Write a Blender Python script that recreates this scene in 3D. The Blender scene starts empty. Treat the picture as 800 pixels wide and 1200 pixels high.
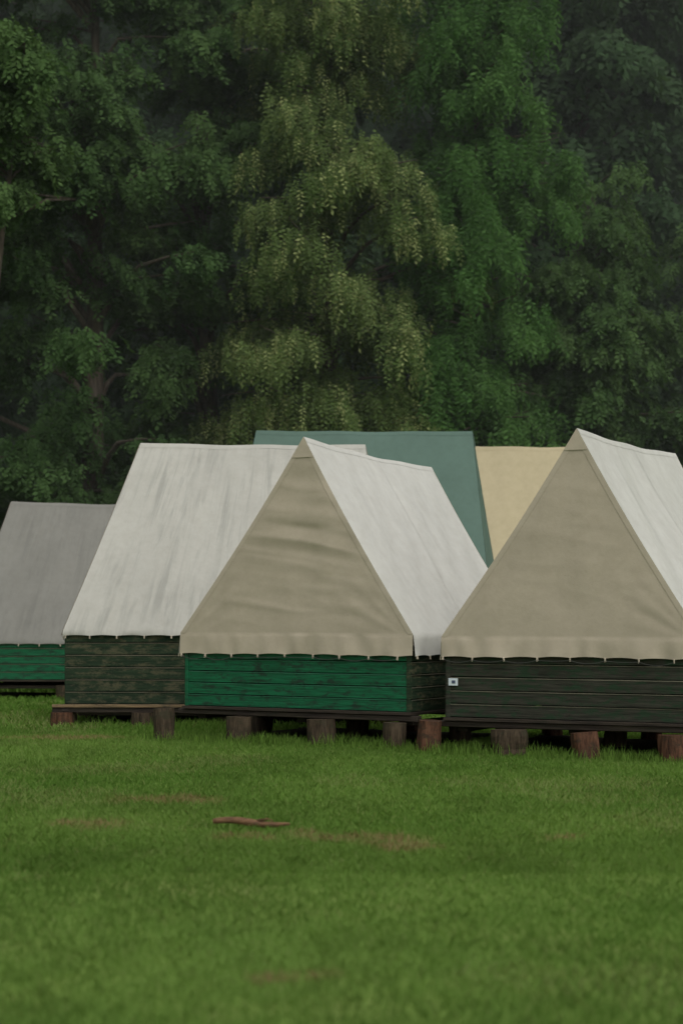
import bpy, math, random
import numpy as np
from mathutils import Vector, noise, Matrix
R=math.radians
rng=np.random.default_rng(7); random.seed(7)
sc=bpy.context.scene
sc.view_settings.view_transform='Standard'; sc.view_settings.look='None'
sc.view_settings.exposure=0; sc.view_settings.gamma=1

# ---------------------------------------------------------------- helpers
def link(o,parent=None):
    sc.collection.objects.link(o)
    if parent: o.parent=parent
    return o
def empty(name,loc=(0,0,0),rz=0):
    e=bpy.data.objects.new(name,None); e.location=loc; e.rotation_euler=(0,0,rz); e.empty_display_size=.3
    return link(e)
def vnoise(x,y,seed=0):
    r=np.random.default_rng(seed); T=r.random((256,256))
    xi=np.floor(x).astype(int); yi=np.floor(y).astype(int)
    fx=x-xi; fy=y-yi; fx=fx*fx*(3-2*fx); fy=fy*fy*(3-2*fy)
    a=T[xi%256,yi%256];b=T[(xi+1)%256,yi%256];c=T[xi%256,(yi+1)%256];d=T[(xi+1)%256,(yi+1)%256]
    return (a*(1-fx)+b*fx)*(1-fy)+(c*(1-fx)+d*fx)*fy
def fbm(x,y,seed=0,o=4):
    s=0;a=.5;t=0
    for i in range(o):
        s=s+a*vnoise(x*2**i,y*2**i,seed+i); t+=a; a*=.5
    return s/t
def npmesh(name,V,F,mat,col=None,smooth=False):
    me=bpy.data.meshes.new(name); m,k=F.shape
    me.vertices.add(len(V)); me.vertices.foreach_set('co',V.astype(np.float32).ravel())
    me.loops.add(m*k); me.loops.foreach_set('vertex_index',F.astype(np.int32).ravel())
    me.polygons.add(m); me.polygons.foreach_set('loop_start',np.arange(0,m*k,k,dtype=np.int32))
    me.polygons.foreach_set('loop_total',np.full(m,k,dtype=np.int32))
    if smooth: me.polygons.foreach_set('use_smooth',np.ones(m,dtype=bool))
    if col is not None:
        a=me.color_attributes.new('Col','FLOAT_COLOR','POINT')
        c=np.ones((len(V),4),dtype=np.float32); c[:,:3]=col; a.data.foreach_set('color',c.ravel())
    me.update(calc_edges=True)
    if mat: me.materials.append(mat)
    return me
class MB:
    def __init__(s): s.v=[];s.f=[];s.uv=[];s.mi=[]
    def add(s,vs,fs,m=0):
        b=len(s.v); s.v+=[tuple(v) for v in vs]
        for f in fs: s.f.append(tuple(i+b for i in f)); s.mi.append(m)
    def box(s,c,d,rz=0,j=0,m=0,tilt=0):
        cx,cy,cz=c; dx,dy,dz=[q/2 for q in d]; b=min(dx,dy,dz)*.18
        vs=[];M=Matrix.Rotation(rz,3,'Z')@Matrix.Rotation(tilt,3,'Y')
        for sx in(-1,1):
            for sy in(-1,1):
                for sz in(-1,1):
                    jj=Vector((random.uniform(-j,j),random.uniform(-j,j),random.uniform(-j,j)))
                    for ax in range(3):
                        p=[sx*(dx-b),sy*(dy-b),sz*(dz-b)]; p[ax]=(sx*dx,sy*dy,sz*dz)[ax]
                        vs.append(M@(Vector(p)+jj)+Vector((cx,cy,cz)))
        def I(sx,sy,sz,ax): return ((sx>0)*4+(sy>0)*2+(sz>0))*3+ax
        fs=[]
        for q in(-1,1):
            fs.append([I(q,-1,-1,0),I(q,1,-1,0),I(q,1,1,0),I(q,-1,1,0)])
            fs.append([I(-1,q,-1,1),I(1,q,-1,1),I(1,q,1,1),I(-1,q,1,1)])
            fs.append([I(-1,-1,q,2),I(1,-1,q,2),I(1,1,q,2),I(-1,1,q,2)])
            for w in(-1,1):
                fs.append([I(q,w,-1,0),I(q,w,1,0),I(q,w,1,1),I(q,w,-1,1)])
                fs.append([I(q,-1,w,0),I(q,1,w,0),I(q,1,w,2),I(q,-1,w,2)])
                fs.append([I(-1,q,w,1),I(1,q,w,1),I(1,q,w,2),I(-1,q,w,2)])
                for z in(-1,1): fs.append([I(q,w,z,0),I(q,w,z,1),I(q,w,z,2)])
        s.add(vs,fs,m)
    def tube(s,pts,rad,n=8,m=0,wob=0,cap=True):
        vs=[];fs=[]
        pts=[Vector(p) for p in pts]
        for i,p in enumerate(pts):
            d=(pts[min(i+1,len(pts)-1)]-pts[max(i-1,0)]).normalized()
            a=d.orthogonal().normalized() if i==0 else (a-d*a.dot(d)).normalized()
            b=d.cross(a)
            for k in range(n):
                an=2*math.pi*k/n; r=rad[i]*(1+wob*(noise.noise(Vector((math.cos(an)*1.3+p.x*3,math.sin(an)*1.3+p.y*3,p.z*2)))))
                vs.append(p+(a*math.cos(an)+b*math.sin(an))*r)
        for i in range(len(pts)-1):
            for k in range(n): fs.append((i*n+k,i*n+(k+1)%n,(i+1)*n+(k+1)%n,(i+1)*n+k))
        if cap: fs.append(tuple(range(n))[::-1]); fs.append(tuple((len(pts)-1)*n+k for k in range(n)))
        s.add(vs,fs,m)
    def obj(s,name,mats,parent=None,smooth=False):
        me=bpy.data.meshes.new(name); me.from_pydata(s.v,[],s.f); 
        for m in mats: me.materials.append(m)
        me.polygons.foreach_set('material_index',s.mi)
        if smooth: me.polygons.foreach_set('use_smooth',[True]*len(s.f))
        me.update()
        import bmesh
        bm=bmesh.new(); bm.from_mesh(me); bmesh.ops.recalc_face_normals(bm,faces=bm.faces); bm.to_mesh(me); bm.free()
        return link(bpy.data.objects.new(name,me),parent)

# ---------------------------------------------------------------- materials
def newmat(name):
    m=bpy.data.materials.new(name); m.use_nodes=True; nt=m.node_tree
    return m,nt,nt.nodes['Principled BSDF']
def N(nt,t,**k):
    n=nt.nodes.new(t)
    for a,b in k.items():
        if a in n.inputs: n.inputs[a].default_value=b
        else: setattr(n,a,b)
    return n
def ramp(nt,src,stops):
    r=nt.nodes.new('ShaderNodeValToRGB'); e=r.color_ramp.elements
    while len(e)<len(stops): e.new(.5)
    for i,(p,c) in enumerate(stops): e[i].position=p; e[i].color=(*c,1) if len(c)==3 else c
    nt.links.new(src,r.inputs[0]); return r
def mapping(nt,coord,scale):
    tc=nt.nodes.new('ShaderNodeTexCoord'); mp=nt.nodes.new('ShaderNodeMapping'); mp.inputs['Scale'].default_value=scale
    nt.links.new(tc.outputs[coord],mp.inputs['Vector']); return mp.outputs[0]
def mix(nt,fac,a,b,mode='MIX'):
    n=nt.nodes.new('ShaderNodeMix'); n.data_type='RGBA'; n.blend_type=mode
    for i,v in((0,fac),(6,a),(7,b)):
        if hasattr(v,'is_linked') or hasattr(v,'links'): nt.links.new(v,n.inputs[i])
        else: n.inputs[i].default_value=v if i==0 else (*v,1)
    return n.outputs[2]
def canvas_mat(name,col,dirty=.25,streak=0,transl=.12):
    m,nt,b=newmat(name); L=nt.links.new
    v=mapping(nt,'Object',(1,1,1))
    n1=N(nt,'ShaderNodeTexNoise',Scale=1.6,Detail=6.0,Roughness=.6); L(v,n1.inputs['Vector'])
    c1=ramp(nt,n1.outputs[0],[(.3,tuple(x*(1-dirty) for x in col)),(.62,col)]).outputs[0]
    n2=N(nt,'ShaderNodeTexNoise',Scale=9.0,Detail=5.0,Roughness=.7); L(v,n2.inputs['Vector'])
    r2=ramp(nt,n2.outputs[0],[(.3,(.92,.91,.90)),(.6,(1,1,1))]).outputs[0]
    c=mix(nt,1.0,c1,r2,'MULTIPLY')
    n5=N(nt,'ShaderNodeTexNoise',Scale=34.0,Detail=4.0,Roughness=.8); L(v,n5.inputs['Vector'])
    n6=N(nt,'ShaderNodeTexNoise',Scale=2.3,Detail=3.0); L(v,n6.inputs['Vector'])
    fl=mix(nt,1.0,ramp(nt,n5.outputs[0],[(.60,(0,0,0)),(.70,(1,1,1))]).outputs[0],ramp(nt,n6.outputs[0],[(.5,(0,0,0)),(.65,(.5,.5,.5))]).outputs[0],'MULTIPLY')
    c=mix(nt,fl,c,(col[0]*.55,col[1]*.55,col[2]*.52))
    if streak>0:
        uv=mapping(nt,'UV',(9,.9,1)); n3=N(nt,'ShaderNodeTexNoise',Scale=1.0,Detail=5.0,Roughness=.65,Distortion=.35); L(uv,n3.inputs['Vector'])
        uv2=mapping(nt,'UV',(1.1,.9,1)); n4=N(nt,'ShaderNodeTexNoise',Scale=1.3,Detail=3.0); L(uv2,n4.inputs['Vector'])
        a=ramp(nt,n3.outputs[0],[(.48,(0,0,0)),(.62,(1,1,1))]).outputs[0]
        b4=ramp(nt,n4.outputs[0],[(.36,(0,0,0)),(.58,(1,1,1))]).outputs[0]
        f=mix(nt,1.0,a,b4,'MULTIPLY'); f=mix(nt,1.0,f,(streak,)*3,'MULTIPLY')
        c=mix(nt,f,c,(col[0]*.55,col[1]*.56,col[2]*.56))
    L(c,b.inputs['Base Color']); b.inputs['Roughness'].default_value=.8; b.inputs['Specular IOR Level'].default_value=.25
    bn=N(nt,'ShaderNodeTexNoise',Scale=5.0,Detail=8.0,Roughness=.65); L(v,bn.inputs['Vector'])
    bp=N(nt,'ShaderNodeBump',Strength=.25,Distance=.02); L(bn.outputs[0],bp.inputs['Height']); L(bp.outputs[0],b.inputs['Normal'])
    tr=N(nt,'ShaderNodeBsdfTranslucent'); L(c,tr.inputs[0]); ms=N(nt,'ShaderNodeMixShader'); ms.inputs[0].default_value=transl
    L(b.outputs[0],ms.inputs[1]); L(tr.outputs[0],ms.inputs[2]); L(ms.outputs[0],nt.nodes['Material Output'].inputs[0])
    return m
def wood_mat(name,c1,c2,c3,rough=.55,scale=(1.5,1.5,22),wear=.62,spec=.25):
    m,nt,b=newmat(name); L=nt.links.new
    v=mapping(nt,'Object',scale); n=N(nt,'ShaderNodeTexNoise',Scale=2.2,Detail=7.0,Roughness=.65); L(v,n.inputs['Vector'])
    c=ramp(nt,n.outputs[0],[(.32,c1),(.6,c2)]).outputs[0]
    v2=mapping(nt,'Object',(2.2,2.2,5)); n2=N(nt,'ShaderNodeTexNoise',Scale=3.0,Detail=7.0,Roughness=.75); L(v2,n2.inputs['Vector'])
    f=ramp(nt,n2.outputs[0],[(wear-.06,(0,0,0)),(wear+.05,(1,1,1))]).outputs[0]
    c=mix(nt,f,c,c3); L(c,b.inputs['Base Color'])
    b.inputs['Roughness'].default_value=rough; b.inputs['Specular IOR Level'].default_value=spec
    bp=N(nt,'ShaderNodeBump',Strength=.6,Distance=.01); L(n.outputs[0],bp.inputs['Height']); L(bp.outputs[0],b.inputs['Normal'])
    return m
def leaf_mat(name,transl=.3):
    m=bpy.data.materials.new(name); m.use_nodes=True; nt=m.node_tree; L=nt.links.new
    nt.nodes.remove(nt.nodes['Principled BSDF'])
    a=N(nt,'ShaderNodeAttribute'); a.attribute_name='Col'
    b=N(nt,'ShaderNodeBsdfDiffuse'); L(a.outputs['Color'],b.inputs['Color'])
    tr=N(nt,'ShaderNodeBsdfTranslucent'); c=mix(nt,1.0,a.outputs['Color'],(1.2,1.3,.75),'MULTIPLY'); L(c,tr.inputs[0])
    ms=N(nt,'ShaderNodeMixShader'); ms.inputs[0].default_value=transl
    L(b.outputs[0],ms.inputs[1]); L(tr.outputs[0],ms.inputs[2]); L(ms.outputs[0],nt.nodes['Material Output'].inputs[0])
    return m
M_leaf=leaf_mat('leaf',.3); M_grass=leaf_mat('grass_blade',.42)
M_bark=wood_mat('bark',(.035,.028,.02),(.10,.08,.06),(.05,.06,.03),.85,(9,9,2.0))
M_log_red=wood_mat('log_red',(.024,.012,.008),(.115,.056,.033),(.045,.03,.02),.8,(18,18,3),.56,.12)
M_log_gray=wood_mat('log_gray',(.018,.013,.009),(.078,.057,.037),(.04,.036,.022),.8,(18,18,3),.56,.12)
M_beam=wood_mat('beam_dark',(.012,.009,.007),(.045,.034,.025),(.02,.024,.015),.7)
M_beam_tan=wood_mat('beam_tan',(.08,.06,.038),(.22,.15,.08),(.04,.04,.03),.7)
M_green=wood_mat('paint_green',(.004,.055,.024),(.007,.120,.050),(.012,.034,.020),.5,wear=.56)
M_greenl=wood_mat('lit_green_edge',(.015,.09,.05),(.04,.15,.09),(.02,.06,.04),.7)  # lighter green, painted as light along the plank edges
M_dkgreen=wood_mat('paint_dark_green',(.008,.018,.010),(.024,.042,.022),(.075,.072,.042),.75,wear=.55,spec=.15)
M_dkl=wood_mat('lit_edge',(.06,.065,.045),(.14,.13,.095),(.04,.05,.03),.8,spec=.1)  # pale tone standing for light caught on plank edges
M_grey=wood_mat('paint_dark_grey',(.018,.019,.014),(.048,.047,.036),(.022,.042,.023),.8,wear=.54,spec=.12)
M_white=canvas_mat('canvas_white',(.57,.565,.52),.08,streak=.14)
M_white2=canvas_mat('canvas_weathered',(.50,.49,.44),.09,streak=.55)
M_beige=canvas_mat('canvas_beige',(.495,.43,.33),.08)
M_beige2=canvas_mat('canvas_hem',(.515,.45,.35),.06)
M_teal=canvas_mat('canvas_teal',(.115,.185,.15),.10)
M_yellow=canvas_mat('canvas_yellow',(.50,.43,.275),.06)
M_greyc=canvas_mat('canvas_grey',(.245,.24,.215),.10,streak=.3)
M_shade_soil=wood_mat('shade_soil',(.012,.010,.006),(.03,.023,.015),(.018,.024,.010),.9,(6,6,6),spec=.1)  # soil colour kept dark to paint shade below the floors
mt,nt,b=newmat('plastic_tag'); b.inputs['Base Color'].default_value=(.6,.66,.7,1); b.inputs['Roughness'].default_value=.4; M_tag=mt
mt,nt,b=newmat('rope'); b.inputs['Base Color'].default_value=(.05,.05,.045,1); b.inputs['Roughness'].default_value=.9; M_rope=mt
mt,nt,b=newmat('tag_ink'); b.inputs['Base Color'].default_value=(.05,.07,.12,1); M_ink=mt

# ---------------------------------------------------------------- terrain
def sm(a,b,x):
    t=np.clip((x-a)/(b-a),0,1); return t*t*(3-2*t)
def gh(x,y):
    x=np.asarray(x,float); y=np.asarray(y,float)
    h=.45*sm(20.5,26,y)*sm(-2.8,-.2,x)+.02*(fbm(x*.7+50,y*.7+50,3,3)-.5)*2
    return h
def axis(lo,hi,f0,f1,step):
    a=list(np.arange(f0,f1+1e-6,step)); s=step; x=f0
    while x>lo: s*=1.35; x-=s; a.insert(0,max(x,lo))
    s=step;x=f1
    while x<hi: s*=1.35; x+=s; a.append(min(x,hi))
    return np.array(a)
xs=axis(-300,300,-9,9,.2); ys=axis(-100,400,2,30,.2)
X,Y=np.meshgrid(xs,ys); Z=gh(X,Y); V=np.stack([X.ravel(),Y.ravel(),Z.ravel()],1)
nx,ny=len(xs),len(ys); i=np.arange(nx-1)[None,:]+nx*np.arange(ny-1)[:,None]; i=i.ravel()
mg,nt,b=newmat('ground_turf'); L=nt.links.new
v=mapping(nt,'Object',(1,1,1))
n1=N(nt,'ShaderNodeTexNoise',Scale=.9,Detail=7.0,Roughness=.65); L(v,n1.inputs['Vector'])
n2=N(nt,'ShaderNodeTexNoise',Scale=28.0,Detail=5.0,Roughness=.7); L(v,n2.inputs['Vector'])
c1=ramp(nt,n1.outputs[0],[(.35,(.10,.18,.034)),(.55,(.135,.21,.045)),(.72,(.18,.21,.07))]).outputs[0]
c2=ramp(nt,n2.outputs[0],[(.35,(.85,.85,.8)),(.65,(1.15,1.12,1.1))]).outputs[0]
L(mix(nt,1.0,c1,c2,'MULTIPLY'),b.inputs['Base Color']); b.inputs['Roughness'].default_value=.95; b.inputs['Specular IOR Level'].default_value=.1
ground=link(bpy.data.objects.new('grass_ground',npmesh('grass_ground',V,np.stack([i,i+1,i+nx+1,i+nx],1),mg,smooth=True)))

TENT_RECTS=[((-.44,16.0),31,2.3,2.2),((1.85,14.69),27,2.1,2.3),((-2.88,20.1),93,2.2,3.4),((-5.3,26.05),92,2.2,3.5)]
def under(x,y,m=0):
    k=np.zeros(len(x),bool)
    for (o_,th,W,L_) in TENT_RECTS:
        t=R(th); dx=x-o_[0]; dy=y-o_[1]; lx=dx*math.cos(t)-dy*math.sin(t); ly=dx*math.sin(t)+dy*math.cos(t)
        k|=(np.abs(lx)<W/2-m)&(ly>.12+m)&(ly<L_-m)
    return k
def make_grass(n,y0,y1,hscale,wscale,seed,ex=.24,pw=1.0):
    r=np.random.default_rng(seed)
    y=y0+(y1-y0)*r.random(n)**pw; x=(r.random(n)*2-1)*(ex*y+.9)
    kp=~under(x+r.normal(0,.06,n),y+r.normal(0,.06,n)); x=x[kp]; y=y[kp]
    n=len(x)
    big=fbm(x*.8+30,y*.5+11,11,4); fine=fbm(x*5,y*5,17,3)
    h=hscale*(.6+.8*r.random(n))*(.75+.5*fine)
    a=r.random(n)*6.283; lean=h*(.2+.8*r.random(n)); la=r.random(n)*6.283
    w=wscale*(.6+.8*r.random(n))
    z=gh(x,y)-.004
    P=np.stack([x,y,z],1); D=np.stack([np.cos(a),np.sin(a),0*a],1)*w[:,None]/2
    Ld=np.stack([np.cos(la)*lean,np.sin(la)*lean,h],1)
    mid=P+Ld*np.array([.35,.35,.62]); tip=P+Ld
    V=np.stack([P-D,P+D,mid+D*.75,tip,mid-D*.75],1).reshape(-1,3)
    F=(np.arange(n)[:,None]*5+np.arange(5)[None,:])
    g1=np.array([.112,.208,.042]); g2=np.array([.185,.288,.072]); yl=np.array([.34,.33,.16]); br=np.array([.30,.22,.12])
    t=np.clip(r.random(n)*.4+big*1.6-.55,0,1)[:,None]; col=g1*(1-t)+g2*t
    k=(r.random(n)<(.04+.45*sm(.53,.72,fbm(x*1.1+3,y*.9+7,23,4))))[:,None]*1.0
    col=col*(1-k*.45)+yl*k*.45
    dkp=sm(.50,.68,fbm(x*2.3+70,y*1.2+20,41,4))[:,None]; col=col*(1-.13*dkp)
    for (px,py,rx,ry) in [(.30,9.0,.20,.30),(-1.42,9.9,.20,.3),(-.02,9.3,.22,.25),(1.1,9.2,.12,.14),(-.12,5.75,.14,.12),(-2.6,16.8,.7,.35),(-.5,9.25,.25,.15),(-1.1,11.2,.35,.3),(-.25,9.6,.12,.2)]:
        wx=x+.25*(fbm(x*4,y*4,31,2)-.5); wy=y+.5*(fbm(x*4+9,y*4,37,2)-.5)
        q=((wx-px)/rx)**2+((wy-py)/ry)**2; kk=(np.clip(1.3-q,0,1)*(.3+.65*(r.random(n)<.6)))[:,None]; col=col*(1-kk)+br*kk
    col=col*(.88+.24*r.random(n))[:,None]
    return V,F,np.repeat(col,5,0)
parts=[make_grass(170000,3.2,9,.028,.0042,1,.27),make_grass(280000,8,18.5,.034,.0060,2,.25),make_grass(60000,18,30,.06,.015,3,.24)]
r=np.random.default_rng(9)
V=[];F=[];C=[];o=0
for v_,f_,c_ in parts: V.append(v_);F.append(f_+o);C.append(c_);o+=len(v_)
def tufts(cx,cy,rad,n,h):
    global o
    x=cx+r.normal(0,rad,n); y=cy+r.normal(0,rad*.5,n); a=r.random(n)*6.283; w=.007
    hh=h*(.4+.8*r.random(n)); la=r.random(n)*6.283; le=hh*.5*r.random(n)
    P=np.stack([x,y,gh(x,y)-.004],1); D=np.stack([np.cos(a),np.sin(a),0*a],1)*w/2; Ld=np.stack([np.cos(la)*le,np.sin(la)*le,hh],1)
    V.append(np.stack([P-D,P+D,P+Ld*[.35,.35,.6]+D*.7,P+Ld,P+Ld*[.35,.35,.6]-D*.7],1).reshape(-1,3))
    F.append(np.arange(n)[:,None]*5+np.arange(5)[None,:]+o); o+=n*5
    c=np.array([.14,.235,.05])*(.6+.8*r.random(n))[:,None]; C.append(np.repeat(c,5,0))
for k in range(230):
    t=r.random(); s=r.random()
    if s<.45: cx,cy=-1.7+2.4*t,16.75-1.45*t
    elif s<.85: cx,cy=.7+2.5*t,15.2-1.15*t
    else: cx,cy=-3.4+2.4*t,18.7
    tufts(cx+r.normal(0,.1),cy-.05+r.normal(0,.12),.07,45,.04+.09*r.random())
lawn=link(bpy.data.objects.new('lawn_grass',npmesh('lawn_grass',np.concatenate(V),np.concatenate(F),M_grass,np.concatenate(C))))
vs=[];fs=[]
for (o_,th,W,L_) in TENT_RECTS:
    t=R(th); b0=len(vs); n=14
    for a in range(n+1):
        for c in range(n+1):
            e=.06*math.sin(a*2.1+c*1.3)*(a in(0,n) or c in(0,n))
            lx=(-W/2+W*a/n)*1.0+e; ly=.12+(L_-.12)*c/n+e
            wx=o_[0]+lx*math.cos(t)+ly*math.sin(t); wy=o_[1]-lx*math.sin(t)+ly*math.cos(t)
            vs.append((wx,wy,float(gh(wx,wy))+.012))
    for a in range(n):
        for c in range(n): q=b0+a*(n+1)+c; fs.append((q,q+n+1,q+n+2,q+1))
link(bpy.data.objects.new('bare_soil_ground',npmesh('bare_soil_ground',np.array(vs),np.array(fs),M_shade_soil,smooth=True)))  # dark soil sheet added as painted shade under the tent floors

# ---------------------------------------------------------------- tents
def grid_obj(name,nu,nt_,fn,uvf,mat,parent):
    vs=[];uv=[]
    for j in range(nt_+1):
        for i in range(nu+1):
            vs.append(fn(i/nu,j/nt_)); uv.append(uvf(i/nu,j/nt_))
    fs=[(j*(nu+1)+i,j*(nu+1)+i+1,(j+1)*(nu+1)+i+1,(j+1)*(nu+1)+i) for j in range(nt_) for i in range(nu)]
    me=bpy.data.meshes.new(name); me.from_pydata(vs,[],fs); me.materials.append(mat)
    ul=me.uv_layers.new(name='UVMap'); li=[v for f in fs for v in f]
    ul.data.foreach_set('uv',[c for v in li for c in uv[v]])
    me.polygons.foreach_set('use_smooth',[True]*len(fs)); me.update()
    return link(bpy.data.objects.new(name,me),parent)
def tent(org,th,W,L,zb,ze,hem,ridge0,ridge1,mroof,mgab,mhem,mfront,mside,posts,seed,wr=.6,sagc=.05,name='canvas_tent',rs=.03,zg=0,loops=True,planks=5,medge=None):
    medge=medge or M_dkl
    P=empty(name,(org[0],org[1],zg),-R(th))
    r0=Vector(ridge0); r1=Vector(ridge1); zt=ze+hem
    def rid(u): p=r0.lerp(r1,u); p.z-=rs*math.sin(math.pi*u)+.006*math.sin(u*17+seed)*math.sin(math.pi*u); return p
    def down(p,q,t,c=sagc):
        v=p.lerp(q,t); v.z-=c*math.sin(math.pi*t)*(1-.3*t); return v
    def scal(q): return .010*(abs(math.sin(q*math.pi))**.8)
    def slope(side):
        def f(u,t):
            p=rid(u); q=Vector((side*W/2,u*L,zt)); T=1-hem/(hem+2.0)
            if t<=T:
                tt=t/T; v=down(p,q,tt)
                nrm=Vector((side*.75,0,.6)); w=math.sin(math.pi*min(tt,1))**.5*math.sin(math.pi*min(max(u,0),1))**.35 if 0<u<1 else 0
                d=noise.noise(Vector((u*2.3,tt*1.3+u,seed)))*.07+noise.noise(Vector((u*8+tt*3,tt*1.6,seed+5)))*.026
                d+=noise.noise(Vector((u*20-tt*3,tt*1.2,seed+6)))*.012*(tt**2+(1-tt)**4+.15)
                return v+nrm*d*w
            k=(t-T)/(1-T); e=.026*noise.noise(Vector((u*14,k*.4,seed+2)))+.014
            return Vector((side*(W/2+e*(k**.5)),u*L,zt-hem*k+scal(u*L/.29)*k))
        return f
    def gable(y0,pt,flip):
        cl=Vector((-W/2,y0,zt)); cr=Vector((W/2,y0,zt)); sd=-1 if y0==0 else 1
        def f(s,t):
            T=1-hem/(hem+1.9)
            if t<=T:
                tt=t/T; q=cl.lerp(cr,s); v=down(pt,q,tt); S=s*2-1
                w=max(0,(1-abs(S)**5))*min(1,tt*5)*min(1,(1-tt)*7+.0)
                X_=S*tt
                a=noise.noise(Vector((X_*1.0+seed,tt*8.0-.55*X_,seed)))
                b2=noise.noise(Vector((X_*2.0,tt*21-1.6*X_+a*1.2,seed+9)))
                fold=(1-abs(a)*2.2)
                c=noise.noise(Vector((X_*4.5+tt*1.5,tt*3.0,seed+4)))
                up=.30+.70*math.exp(-((tt-.40)/.2)**2)*(.65+.35*min(1,max(0,.5+X_*2)))
                g_=noise.noise(Vector((math.atan2(1.05-tt,1.02-abs(X_))*7,seed,S>0)))*.016*max(0,abs(X_)-.25)*max(0,tt-.45)*4
                d=wr*(fold*.017+ b2*.011)*up+c*.014+g_
                return v+Vector((0,sd*d*w,0))
            k=(t-T)/(1-T); e=.030*noise.noise(Vector((s*16,k*.4,seed+3)))+.014
            return Vector((-W/2+W*s,y0+sd*e*k**.5,zt-hem*k+scal(s*W/.29)*k-.004*math.sin(s*9)))
        return f
    sl=math.hypot(W/2,r0.z-zt)
    grid_obj('roof_panel_right',90,60,slope(1),lambda u,t:(u*L+3,t*sl),mroof,P)
    grid_obj('roof_panel_left',40,36,slope(-1),lambda u,t:(u*L+9,t*sl),mroof,P)
    g0=gable(0,r0,0); g1=gable(L,r1,1)
    grid_obj('gable_front',100,120,g0,lambda u,t:(u*W,t*2),mgab,P)
    grid_obj('gable_rear',40,40,g1,lambda u,t:(u*W,t*2),mgab,P)
    hb=MB()
    for g,sd,pt in((g0,-1,r0),(g1,1,r1)):
        for ed in(0,1):
            vs=[];fs=[];n=60;T=1-hem/(hem+1.9)
            for k in range(n+1):
                t=.01+(T-.01)*k/n; wdt=.05/max(.05,W*t/T)
                a=g(ed,t); s2=min(wdt,.5); c=g(s2 if ed==0 else 1-s2,t)
                vs+=[a+Vector((0,sd*.004,.002)),c+Vector((0,sd*.003,0))]
            for k in range(n): fs.append((2*k,2*k+1,2*k+3,2*k+2))
            hb.add(vs,fs)
        vs=[];fs=[]
        for k in range(9):
            t=.002+.085*k/8
            for s in range(5): vs.append(g(s/4,t)+Vector((0,sd*.008,0)))
        for k in range(8):
            for s in range(4): fs.append((k*5+s,k*5+s+1,k*5+s+6,k*5+s+5))
        hb.add(vs,fs)
    for side in(-1,1):
        f=slope(side)
        vs=[];fs=[]
        for s in range(91):
            u=s/90; a=f(u,0); b2=f(u,.022); vs+=[a+Vector((0,0,.003)),b2+Vector((side*.002,0,.002))]
        for s in range(90): fs.append((2*s,2*s+1,2*s+3,2*s+2))
        hb.add(vs,fs,1)
        for u0 in(.52,):
            vs=[];fs=[]
            for k in range(53):
                t=k/52*.9; vs+=[f(u0,t)+Vector((side*.0015,0,.0015)),f(u0+.012,t)+Vector((side*.0015,0,.0015))]
            for k in range(52): fs.append((2*k,2*k+1,2*k+3,2*k+2))
            hb.add(vs,fs,1)
    hb.obj('seam_tape',[mhem,mroof],P,True)
    rp=MB(); rp.tube([r0+Vector((0,.03,-.10)),r1+Vector((0,-.03,-.10))],[.022,.022],8)
    rp.tube([Vector((r0.x,.12,zb)),r0+Vector((0,.10,-.11))],[.025,.025],8); rp.tube([Vector((r1.x,L-.12,zb)),r1+Vector((0,-.10,-.11))],[.025,.025],8)
    rp.obj('tent_poles',[M_beam_tan],P)
    if loops:
        tb=MB()
        for g,sd in((g0,-1),(g1,1)):
            k=int(W/.29)
            for i in range(k+1):
                p=g(min(.99,max(.01,i*.29/W)),1.0); tb.box((p.x,p.y+sd*.006,p.z-.012),(.012,.012,.034),0,.003)
        for side in(-1,1):
            f=slope(side); k=int(L/.29)
            for i in range(k+1):
                p=f(min(.99,max(.01,i*.29/L)),1.0); tb.box((p.x+side*.006,p.y,p.z-.012),(.012,.012,.032),0,.003)
        tb.obj('hem_toggles',[mhem],P)
        rb=MB()
        for i in range(int(W/.29)):
            a=g0(max(.01,i*.29/W),1.0)+Vector((0,-.012,-.02)); c=g0((i+1)*.29/W,1.0)+Vector((0,-.012,-.02))
            dr=random.uniform(.004,.03); pts=[a.lerp(c,q/5)-Vector((0,0,dr*math.sin(math.pi*q/5))) for q in range(6)]
            rb.tube(pts,[.003]*6,4)
        rb.obj('lacing_rope',[M_rope],P)
    wb=MB(); w2=W/2-.035; th_=.022; z1=ze+.06; hh=(z1-zb)/planks
    for k in range(planks):
        z=zb+hh*(k+.5); d=hh-.007
        jx=random.uniform(-.006,.006)
        wb.box((0,.035+jx*.4,z),(2*w2-.046,th_,d),0,.0015,0,tilt=random.uniform(-.003,.003))
        wb.box((0,L-.035,z),(2*w2-.046,th_,d),0,.0015,1)
        wb.box((-w2+.004,L/2,z),(th_,L-.10+.06,d),0,.0015,1); wb.box((w2-.004+jx*.4,L/2,z),(th_,L-.04,d),0,.0015,1)
        ez=z+d/2-.004; wb.box((0,.0325+jx*.4,ez),(2*w2-.05,.024,.007),0,.0012,3)  # strips paint the light that plank top edges catch
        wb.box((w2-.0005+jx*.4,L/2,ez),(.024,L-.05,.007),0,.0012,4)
    for sx in(-1,1):
        for yy in(.075,L-.075): wb.box((sx*(w2-.045),yy,(zb+z1)/2),(.05,.05,z1-zb),0,.001,1)
        wb.box((sx*(w2-.022),.030,(zb+z1)/2),(.035,.034,z1-zb+.004),0,.001,0 if sx<0 else 1)
    wb.box((0,.062,(zb+z1)/2),(.06,.03,z1-zb-.01),0,.001,0)
    for k in range(planks):
        for xx in(-w2+.07,-.012,.014,w2-.07):
            z=zb+hh*(k+.5)+random.uniform(-.02,.02); wb.box((xx,.0225,z),(.009,.004,.009),0,0,2)
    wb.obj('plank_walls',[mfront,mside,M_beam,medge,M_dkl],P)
    fb=MB()
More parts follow.
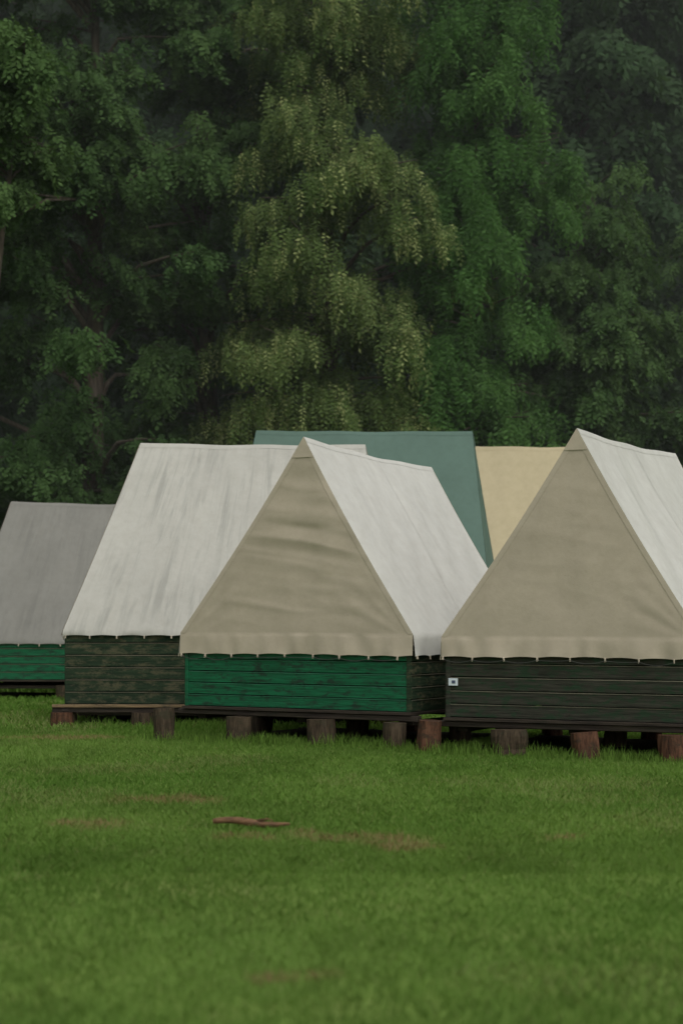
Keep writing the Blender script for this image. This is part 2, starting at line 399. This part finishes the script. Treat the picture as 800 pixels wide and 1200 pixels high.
    fb.box((0,L/2,zb-.016),(2*w2+.03,L+.02,.026),0,0,0)
    for yy in(.05,L/2,L-.05): fb.box((0,yy,zb-.055),(2*w2+random.uniform(.12,.25),.075,.050),random.uniform(-.01,.01),.004,0)
    for xx in(-w2+.1,0,w2-.1): fb.box((xx,L/2,zb-.105),(.09,L-.3,.045),0,.004,0)
    fb.obj('floor_frame',[M_beam],P)
    pb=MB()
    allp=list(posts)+[(xx,L/2,.10,0) for xx in(-w2+.1,0,w2-.1)]+[(xx,L-.1,.10,1) for xx in(-w2+.1,0,w2-.1)]
    for (px,py,rr,mi) in allp:
        ztop=zb-.083-random.uniform(0,.01) if abs(py)<.2 else zb-.13
        if abs(px)>w2+.05 and abs(py)<.2: ztop=zb-.03
        n=5; lx=random.uniform(-.025,.025); pts=[(px+lx*k/n,py,-.05+(ztop+.05)*k/n) for k in range(n+1)]
        pb.tube(pts,[rr*1.08]+[rr*random.uniform(.96,1.04) for _ in range(n-1)]+[rr*.95],22,mi,wob=.3)
    pb.obj('log_footings',[M_log_gray,M_log_red],P)
    return P
A=tent((-.44,16.0),31,2.46,2.3,.33,.81,.19,(.09,.05,2.76),(.094,2.46,2.66),M_white,M_beige,M_beige2,M_green,M_dkgreen,
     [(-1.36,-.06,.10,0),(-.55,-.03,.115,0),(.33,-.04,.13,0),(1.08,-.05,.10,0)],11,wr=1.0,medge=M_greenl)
B=tent((1.85,14.69),27,2.25,2.4,.30,.81,.17,(.07,.04,2.70),(.07,2.85,2.72),M_white,M_beige,M_beige2,M_grey,M_grey,
     [(-1.22,-.06,.11,1),(-.48,-.04,.15,0),(.20,-.06,.12,1),(.90,-.04,.11,1)],22,wr=.2)
tg=MB(); tg.box((-1.02,.008,.60),(.085,.006,.062),0,0,0); tg.box((-1.015,.0035,.60),(.032,.003,.026),0,0,1); tg.obj('name_tag',[M_tag,M_ink],B)
C_=tent((-2.88,20.1),93,2.4,3.5,.23,.95,.05,(0,.63,3.10),(0,3.15,3.07),M_white2,M_beige,M_beige2,M_dkgreen,M_dkgreen,
     [(1.15,.02,.12,0),(0,0,.12,0)],33,wr=.3,sagc=.03,rs=.015,planks=6)
ex=MB()
for yy,mi in((.0,1),(.85,0),(1.9,0)): ex.tube([(1.24,yy,-.05),(1.24,yy,.07),(1.24,yy,.145)],[.125,.12,.115],18,mi,wob=.15)
ex.box((1.25,1.55,.215),(.05,3.3,.03),0,.004,2); ex.box((1.22,1.5,.17),(.07,3.2,.05),0,.004,3)
ex.obj('side_footings',[M_log_gray,M_log_red,M_beam_tan,M_beam],C_)
D_=tent((-5.3,26.05),92,2.4,3.6,.28,.77,.05,(0,.5,2.83),(0,3.3,2.80),M_greyc,M_beige,M_beige2,M_green,M_green,
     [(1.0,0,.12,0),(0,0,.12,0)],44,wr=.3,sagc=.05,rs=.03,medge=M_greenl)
ex=MB()
for yy in(.3,1.5,2.9): ex.tube([(1.15,yy,-.05),(1.15,yy,.2)],[.12,.12],14,0,wob=.15)
ex.obj('side_footings',[M_log_gray],D_)
E_=tent((-1.40,23.27),98,2.4,3.4,.45,.98,.06,(0,.3,3.57-.3),(0,3.1,3.52-.3),M_teal,M_teal,M_teal,M_dkgreen,M_dkgreen,
     [(1.0,0,.12,0),(0,0,.12,0)],55,wr=.4,sagc=.04,rs=.01,zg=.3)
F_=tent((.9,26.1),93,2.4,3.3,.45,.98,.06,(0,.4,3.66-.4),(0,3.0,3.62-.4),M_yellow,M_yellow,M_yellow,M_dkgreen,M_dkgreen,
     [(1.0,0,.12,0),(0,0,.12,0)],66,wr=.3,sagc=.04,rs=.02,zg=.4)

fbk=MB(); pts=[];rad=[]
for k in range(13):
    t=k/12; pts.append((-.70+.42*t,9.75-.04*t+.02*math.sin(t*5),.036+.008*math.sin(t*7)-.012*t)); rad.append(.006+.013*math.sin(math.pi*min(1,t*.8+.18))**.7)
fbk.tube(pts,rad,9,0,wob=.6)
fbk.tube([(-.46,9.74,.04),(-.40,9.70,.055),(-.37,9.69,.045)],[.008,.005,.003],6,0)
fbk.obj('fallen_branch',[wood_mat('old_branch',(.06,.03,.018),(.20,.11,.055),(.08,.06,.03),.8,(8,30,30))],None,True)

# ---------------------------------------------------------------- trees
def sprig_template(nl,length,ll,lw,droop,seed):
    r=np.random.default_rng(seed); vs=[]
    for k in range(nl):
        t=(k+.6)/nl; sd=1 if k%2 else -1
        base=np.array([t*length,0,-droop*t*t*length])
        ang=0 if k==nl-1 else sd*R(r.uniform(38,75))
        d=np.array([math.cos(ang),math.sin(ang),r.uniform(-.55,.25)]); d/=np.linalg.norm(d)
        side=np.cross(d,[0,0,1]); side/=np.linalg.norm(side); up=np.cross(side,d)
        tl=r.uniform(-.5,.5); side=side*math.cos(tl)+up*math.sin(tl)
        l=ll*r.uniform(.7,1.15); w=lw*r.uniform(.7,1.15)
        vs+=[base,base+d*l*.5+side*w/2,base+d*l,base+d*l*.5-side*w/2]
    return np.array(vs)
def crown(r,bx,by,zlo,zhi,rad,nb,nsp,tmpl,cols,blen=(1.4,2.4),bw=.75,droop=.35,front=.62,shape=.6,tipcol=None,tipfrac=0):
    VV=[];CC=[];limbs=[]
    for b in range(nb):
        hz=r.random()**.9; z=zlo+(zhi-zlo)*hz
        env=rad*(1-abs(hz-.38)**2*shape*1.6); env=max(env,rad*.25)
        az=(-math.pi/2+r.normal(0,.95)) if r.random()<front else r.random()*2*math.pi
        ro=env*(.45+.6*r.random()); L_=r.uniform(*blen)*(1.1-.35*hz)
        dirv=np.array([math.cos(az),math.sin(az),r.uniform(-.12,.28)])
        tip=np.array([bx,by,z])+dirv*[ro,ro,1]; st=tip-dirv*L_; st[2]-=.1
        limbs.append((z-.25*ro,st,tip-dirv*L_*.25+[0,0,-.06*L_]))
        lat=np.array([-math.sin(az),math.cos(az),0])
        n=int(nsp*r.uniform(.7,1.3)*L_/1.9)
        nt2=max(5,int(L_*6)); tw_s=r.uniform(.12,1,nt2); tw_l=r.uniform(-1,1,nt2)
        id_=r.integers(0,nt2,n); q=r.random(n)
        s=tw_s[id_]+.10*q+r.normal(0,.05,n); wid=bw*(1.05-.55*tw_s[id_])
        l=tw_l[id_]*wid*(.25+.85*q)+r.normal(0,.10,n)
        zz=-droop*(s*s)*L_*.45-.30*np.abs(l)**1.5-.18*r.random(n)**2+ (r.random(nt2)*.5-.25)[id_]+r.normal(0,.08,n)
        P=st+dirv*(s*L_)[:,None]+lat*l[:,None]; P[:,2]+=zz+.05
        a2=az+np.sign(l)*r.uniform(.1,1.0,n)*np.clip(np.abs(l)*2,0,1)+r.normal(0,.6,n)
        pit=-droop*1.1-r.random(n)*.5-.25*s
        fx=np.stack([np.cos(a2)*np.cos(pit),np.sin(a2)*np.cos(pit),np.sin(pit)],1)
        rl=r.normal(0,.55,n); up=np.array([0,0,1.]); sy=np.cross(up,fx); sy/=np.linalg.norm(sy,axis=1)[:,None]; uz=np.cross(fx,sy)
        sy2=sy*np.cos(rl)[:,None]+uz*np.sin(rl)[:,None]; uz2=np.cross(fx,sy2)
        sc_=r.uniform(.65,1.2,n)
        bt=r.random()
        for ti in range(len(tmpl)):
            mk=(np.arange(n)%len(tmpl))==ti
            if not mk.any(): continue
            T=tmpl[ti]; Rm=np.stack([fx[mk],sy2[mk],uz2[mk]],1)*sc_[mk][:,None,None]
            W_=np.einsum('vk,nkj->nvj',T,Rm)+P[mk][:,None,:]
            m=mk.sum(); c1,c2=np.array(cols[0]),np.array(cols[1])
            t=np.clip(bt*.5+r.random(m)*.5,0,1)[:,None]
            c=c1*(1-t)+c2*t
            if tipcol is not None:
                tk=(r.random(m)<tipfrac*np.clip((s[mk]-.35)*2,0,1))[:,None]; c=np.where(tk,np.array(tipcol)*r.uniform(.7,1.1,(m,1)),c)
            nl=len(T)//4; cc=np.repeat(c,nl,0)*r.uniform(.85,1.15,(m*nl,1))
            VV.append(W_.reshape(-1,3)); CC.append(np.repeat(cc,4,0))
    return np.concatenate(VV),np.concatenate(CC),limbs
def tree(name,x,y,h,rad,zlo,nb,nsp,tmpl,cols,seed,trunk_r=.2,lean=0,**k):
    r=np.random.default_rng(seed); z0=float(gh(x,y))
    V,C,limbs=crown(r,lean*1.4 if zlo>5 else 0,0,zlo,h,rad,nb,nsp,tmpl,cols,**k)
    P=empty(name,(x,y,z0))
    n=len(V)//4; F=np.arange(n*4).reshape(-1,4)
    link(bpy.data.objects.new('foliage',npmesh('foliage',V,F,M_leaf,C)),P)
    tb=MB(); tp=[];tr=[]
    for i in range(12):
        t=i/11; tp.append(Vector((lean*t*2+.15*math.sin(t*4+seed),.12*math.sin(t*5+seed*2),-.2+h*.93*t))); tr.append(trunk_r*(1.35 if i==0 else 1)*(1-.85*t))
    tb.tube(tp,tr,12,0,wob=.2)
    for (zz,st,en) in limbs:
        zz=max(.6,min(h*.88,zz-.4)); f=(zz+.2)/(h*.93)*11; i=min(10,int(f)); a=tp[i].lerp(tp[i+1],f-i)
        st=Vector(st); en=Vector(en); mid=a.lerp(st,.6)+Vector((0,0,.15))
        r1=trunk_r*.26*(1-.6*zz/h)+.012
        tb.tube([a,mid,st,st.lerp(en,.5)+Vector((0,0,.03)),en],[r1,r1*.8,r1*.62,r1*.4,.006],6,0,cap=False)
    tb.obj('trunk_and_limbs',[M_bark],P,True)
    return P
oak=[sprig_template(9,.32,.118,.068,.3,s) for s in(1,2,3)]
locust=[sprig_template(11,.38,.095,.046,.5,s) for s in(4,5,6)]
willow=[sprig_template(10,.40,.125,.044,.7,s) for s in(7,8,9)]
far=[sprig_template(9,.6,.24,.13,.4,s) for s in(10,11)]
dk=((.035,.072,.024),(.070,.122,.041))
md=((.043,.086,.027),(.084,.140,.047))
lo=((.062,.104,.030),(.130,.178,.062))
wi=((.044,.104,.026),(.088,.172,.050))
tree('oak_tree',-5.0,33.5,15,3.4,1.0,105,135,oak,dk,101,.28,lean=.3,front=.8)
tree('oak_tree',-2.6,35.0,16,3.0,1.0,95,130,oak,md,102,.25,front=.8)
tree('oak_tree',-6.7,30.2,11.5,1.5,8.2,16,120,oak,md,108,.15,lean=.75)
tree('locust_tree',-.1,33.2,15,2.7,1.4,92,150,locust,lo,103,.2,droop=.65,tipcol=(.26,.30,.12),tipfrac=.20,front=.8)
tree('willow_tree',2.5,33.6,13.8,2.2,1.0,84,150,willow,wi,104,.2,droop=.85,front=.8)
tree('oak_tree',5.0,35.5,9.6,2.5,.6,78,130,oak,md,105,.2,front=.8)
tree('oak_tree',-7.9,32.0,14,3.0,.8,45,100,oak,dk,106,.26)
tree('oak_tree',7.9,36.0,10,2.6,.8,50,100,oak,md,107,.24)
for k,(x,y,h,s) in enumerate([(-9.5,41,19,201),(-5,43,20,202),(-.8,41,20,203),(3.2,42,20,204),(7,43,21,205),(11,41,19,206),(5.2,39.5,18.5,207)]):
    tree('forest_tree',x,y,h,3.4,.5,105,50,far,((.034,.066,.028),(.058,.098,.045)),s,.3,blen=(1.8,3),bw=1.1,front=.85,shape=.35)
r=np.random.default_rng(55); VV=[];CC=[]
for k in range(16):
    x=-14+28*(k+.5)/16+r.normal(0,.4)
    V,C,_=crown(r,x,31.5+r.normal(0,.7)+(2 if x>0 else 0),.2,2.6+r.random(),1.5,12,50,oak,dk,blen=(.8,1.4),bw=.6)
    VV.append(V);CC.append(C)
V=np.concatenate(VV);link(bpy.data.objects.new('undergrowth_shrubs',npmesh('undergrowth_shrubs',V,np.arange(len(V)).reshape(-1,4),M_leaf,np.concatenate(CC))))
xs=np.linspace(-130,130,120); ys=np.linspace(48,130,50); X,Y=np.meshgrid(xs,ys)
Z=-.5+38*sm(48,74,Y)+5*(fbm(X*.35,Y*.35,40,4)-.5)*sm(48,54,Y); V=np.stack([X.ravel(),Y.ravel(),Z.ravel()],1)
nx,ny=120,50; i=(np.arange(nx-1)[None,:]+nx*np.arange(ny-1)[:,None]).ravel()
mh,nt,b=newmat('hill_forest'); L=nt.links.new; v=mapping(nt,'Object',(1,1,1))
n1=N(nt,'ShaderNodeTexNoise',Scale=.9,Detail=8.0,Roughness=.75); L(v,n1.inputs['Vector'])
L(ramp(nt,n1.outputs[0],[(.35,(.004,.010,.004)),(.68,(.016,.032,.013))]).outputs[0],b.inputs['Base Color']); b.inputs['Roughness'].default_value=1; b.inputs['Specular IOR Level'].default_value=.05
bp=N(nt,'ShaderNodeBump',Strength=1.0,Distance=.6); L(n1.outputs[0],bp.inputs['Height']); L(bp.outputs[0],b.inputs['Normal'])
link(bpy.data.objects.new('wooded_hill',npmesh('wooded_hill',V,np.stack([i,i+1,i+nx+1,i+nx],1),mh,smooth=True)))

mm=MB(); mm.add([(-30,26.9,-.3),(30,26.9,-.3),(30,47,-.3),(-30,47,-.3),(-30,26.9,26),(30,26.9,26),(30,47,26),(-30,47,26)],[(0,1,2,3),(4,5,6,7),(0,1,5,4),(1,2,6,5),(2,3,7,6),(3,0,4,7)])
m=bpy.data.materials.new('mist'); m.use_nodes=True; nt=m.node_tree; nt.nodes.remove(nt.nodes['Principled BSDF'])
vs_=N(nt,'ShaderNodeVolumeScatter'); vs_.inputs['Density'].default_value=.0035; vs_.inputs['Color'].default_value=(.95,1,.98,1); nt.links.new(vs_.outputs[0],nt.nodes['Material Output'].inputs['Volume'])
mm.obj('rain_mist',[m])

# ---------------------------------------------------------------- light
w=bpy.data.worlds.new('World'); sc.world=w; w.use_nodes=True; nt=w.node_tree; bg=nt.nodes['Background']
sky=nt.nodes.new('ShaderNodeTexSky'); sky.sky_type='NISHITA'; sky.sun_disc=False
az=R(150); el=R(54)
sky.sun_elevation=el; sky.sun_rotation=az; sky.dust_density=4; sky.air_density=1.5
hs=nt.nodes.new('ShaderNodeHueSaturation'); hs.inputs['Saturation'].default_value=.12
nt.links.new(sky.outputs[0],hs.inputs['Color']); nt.links.new(hs.outputs[0],bg.inputs[0]); bg.inputs[1].default_value=.14
sl=bpy.data.lights.new('sun','SUN'); sl.energy=.75; sl.angle=R(45); sl.color=(1,.97,.91)
so=link(bpy.data.objects.new('sun',sl)); d=Vector((math.sin(az)*math.cos(el),math.cos(az)*math.cos(el),math.sin(el)))
so.rotation_euler=d.to_track_quat('Z','Y').to_euler(); so.location=(20,5,30)

cam=bpy.data.cameras.new('camera'); co=link(bpy.data.objects.new('camera',cam)); sc.camera=co
co.location=(0,0,1.15); co.rotation_euler=(R(90),0,0); cam.lens=62.88; cam.sensor_width=36; cam.sensor_fit='AUTO'; cam.shift_y=.1025
cam.clip_end=1000; cam.dof.use_dof=True; cam.dof.focus_distance=16; cam.dof.aperture_fstop=2.0
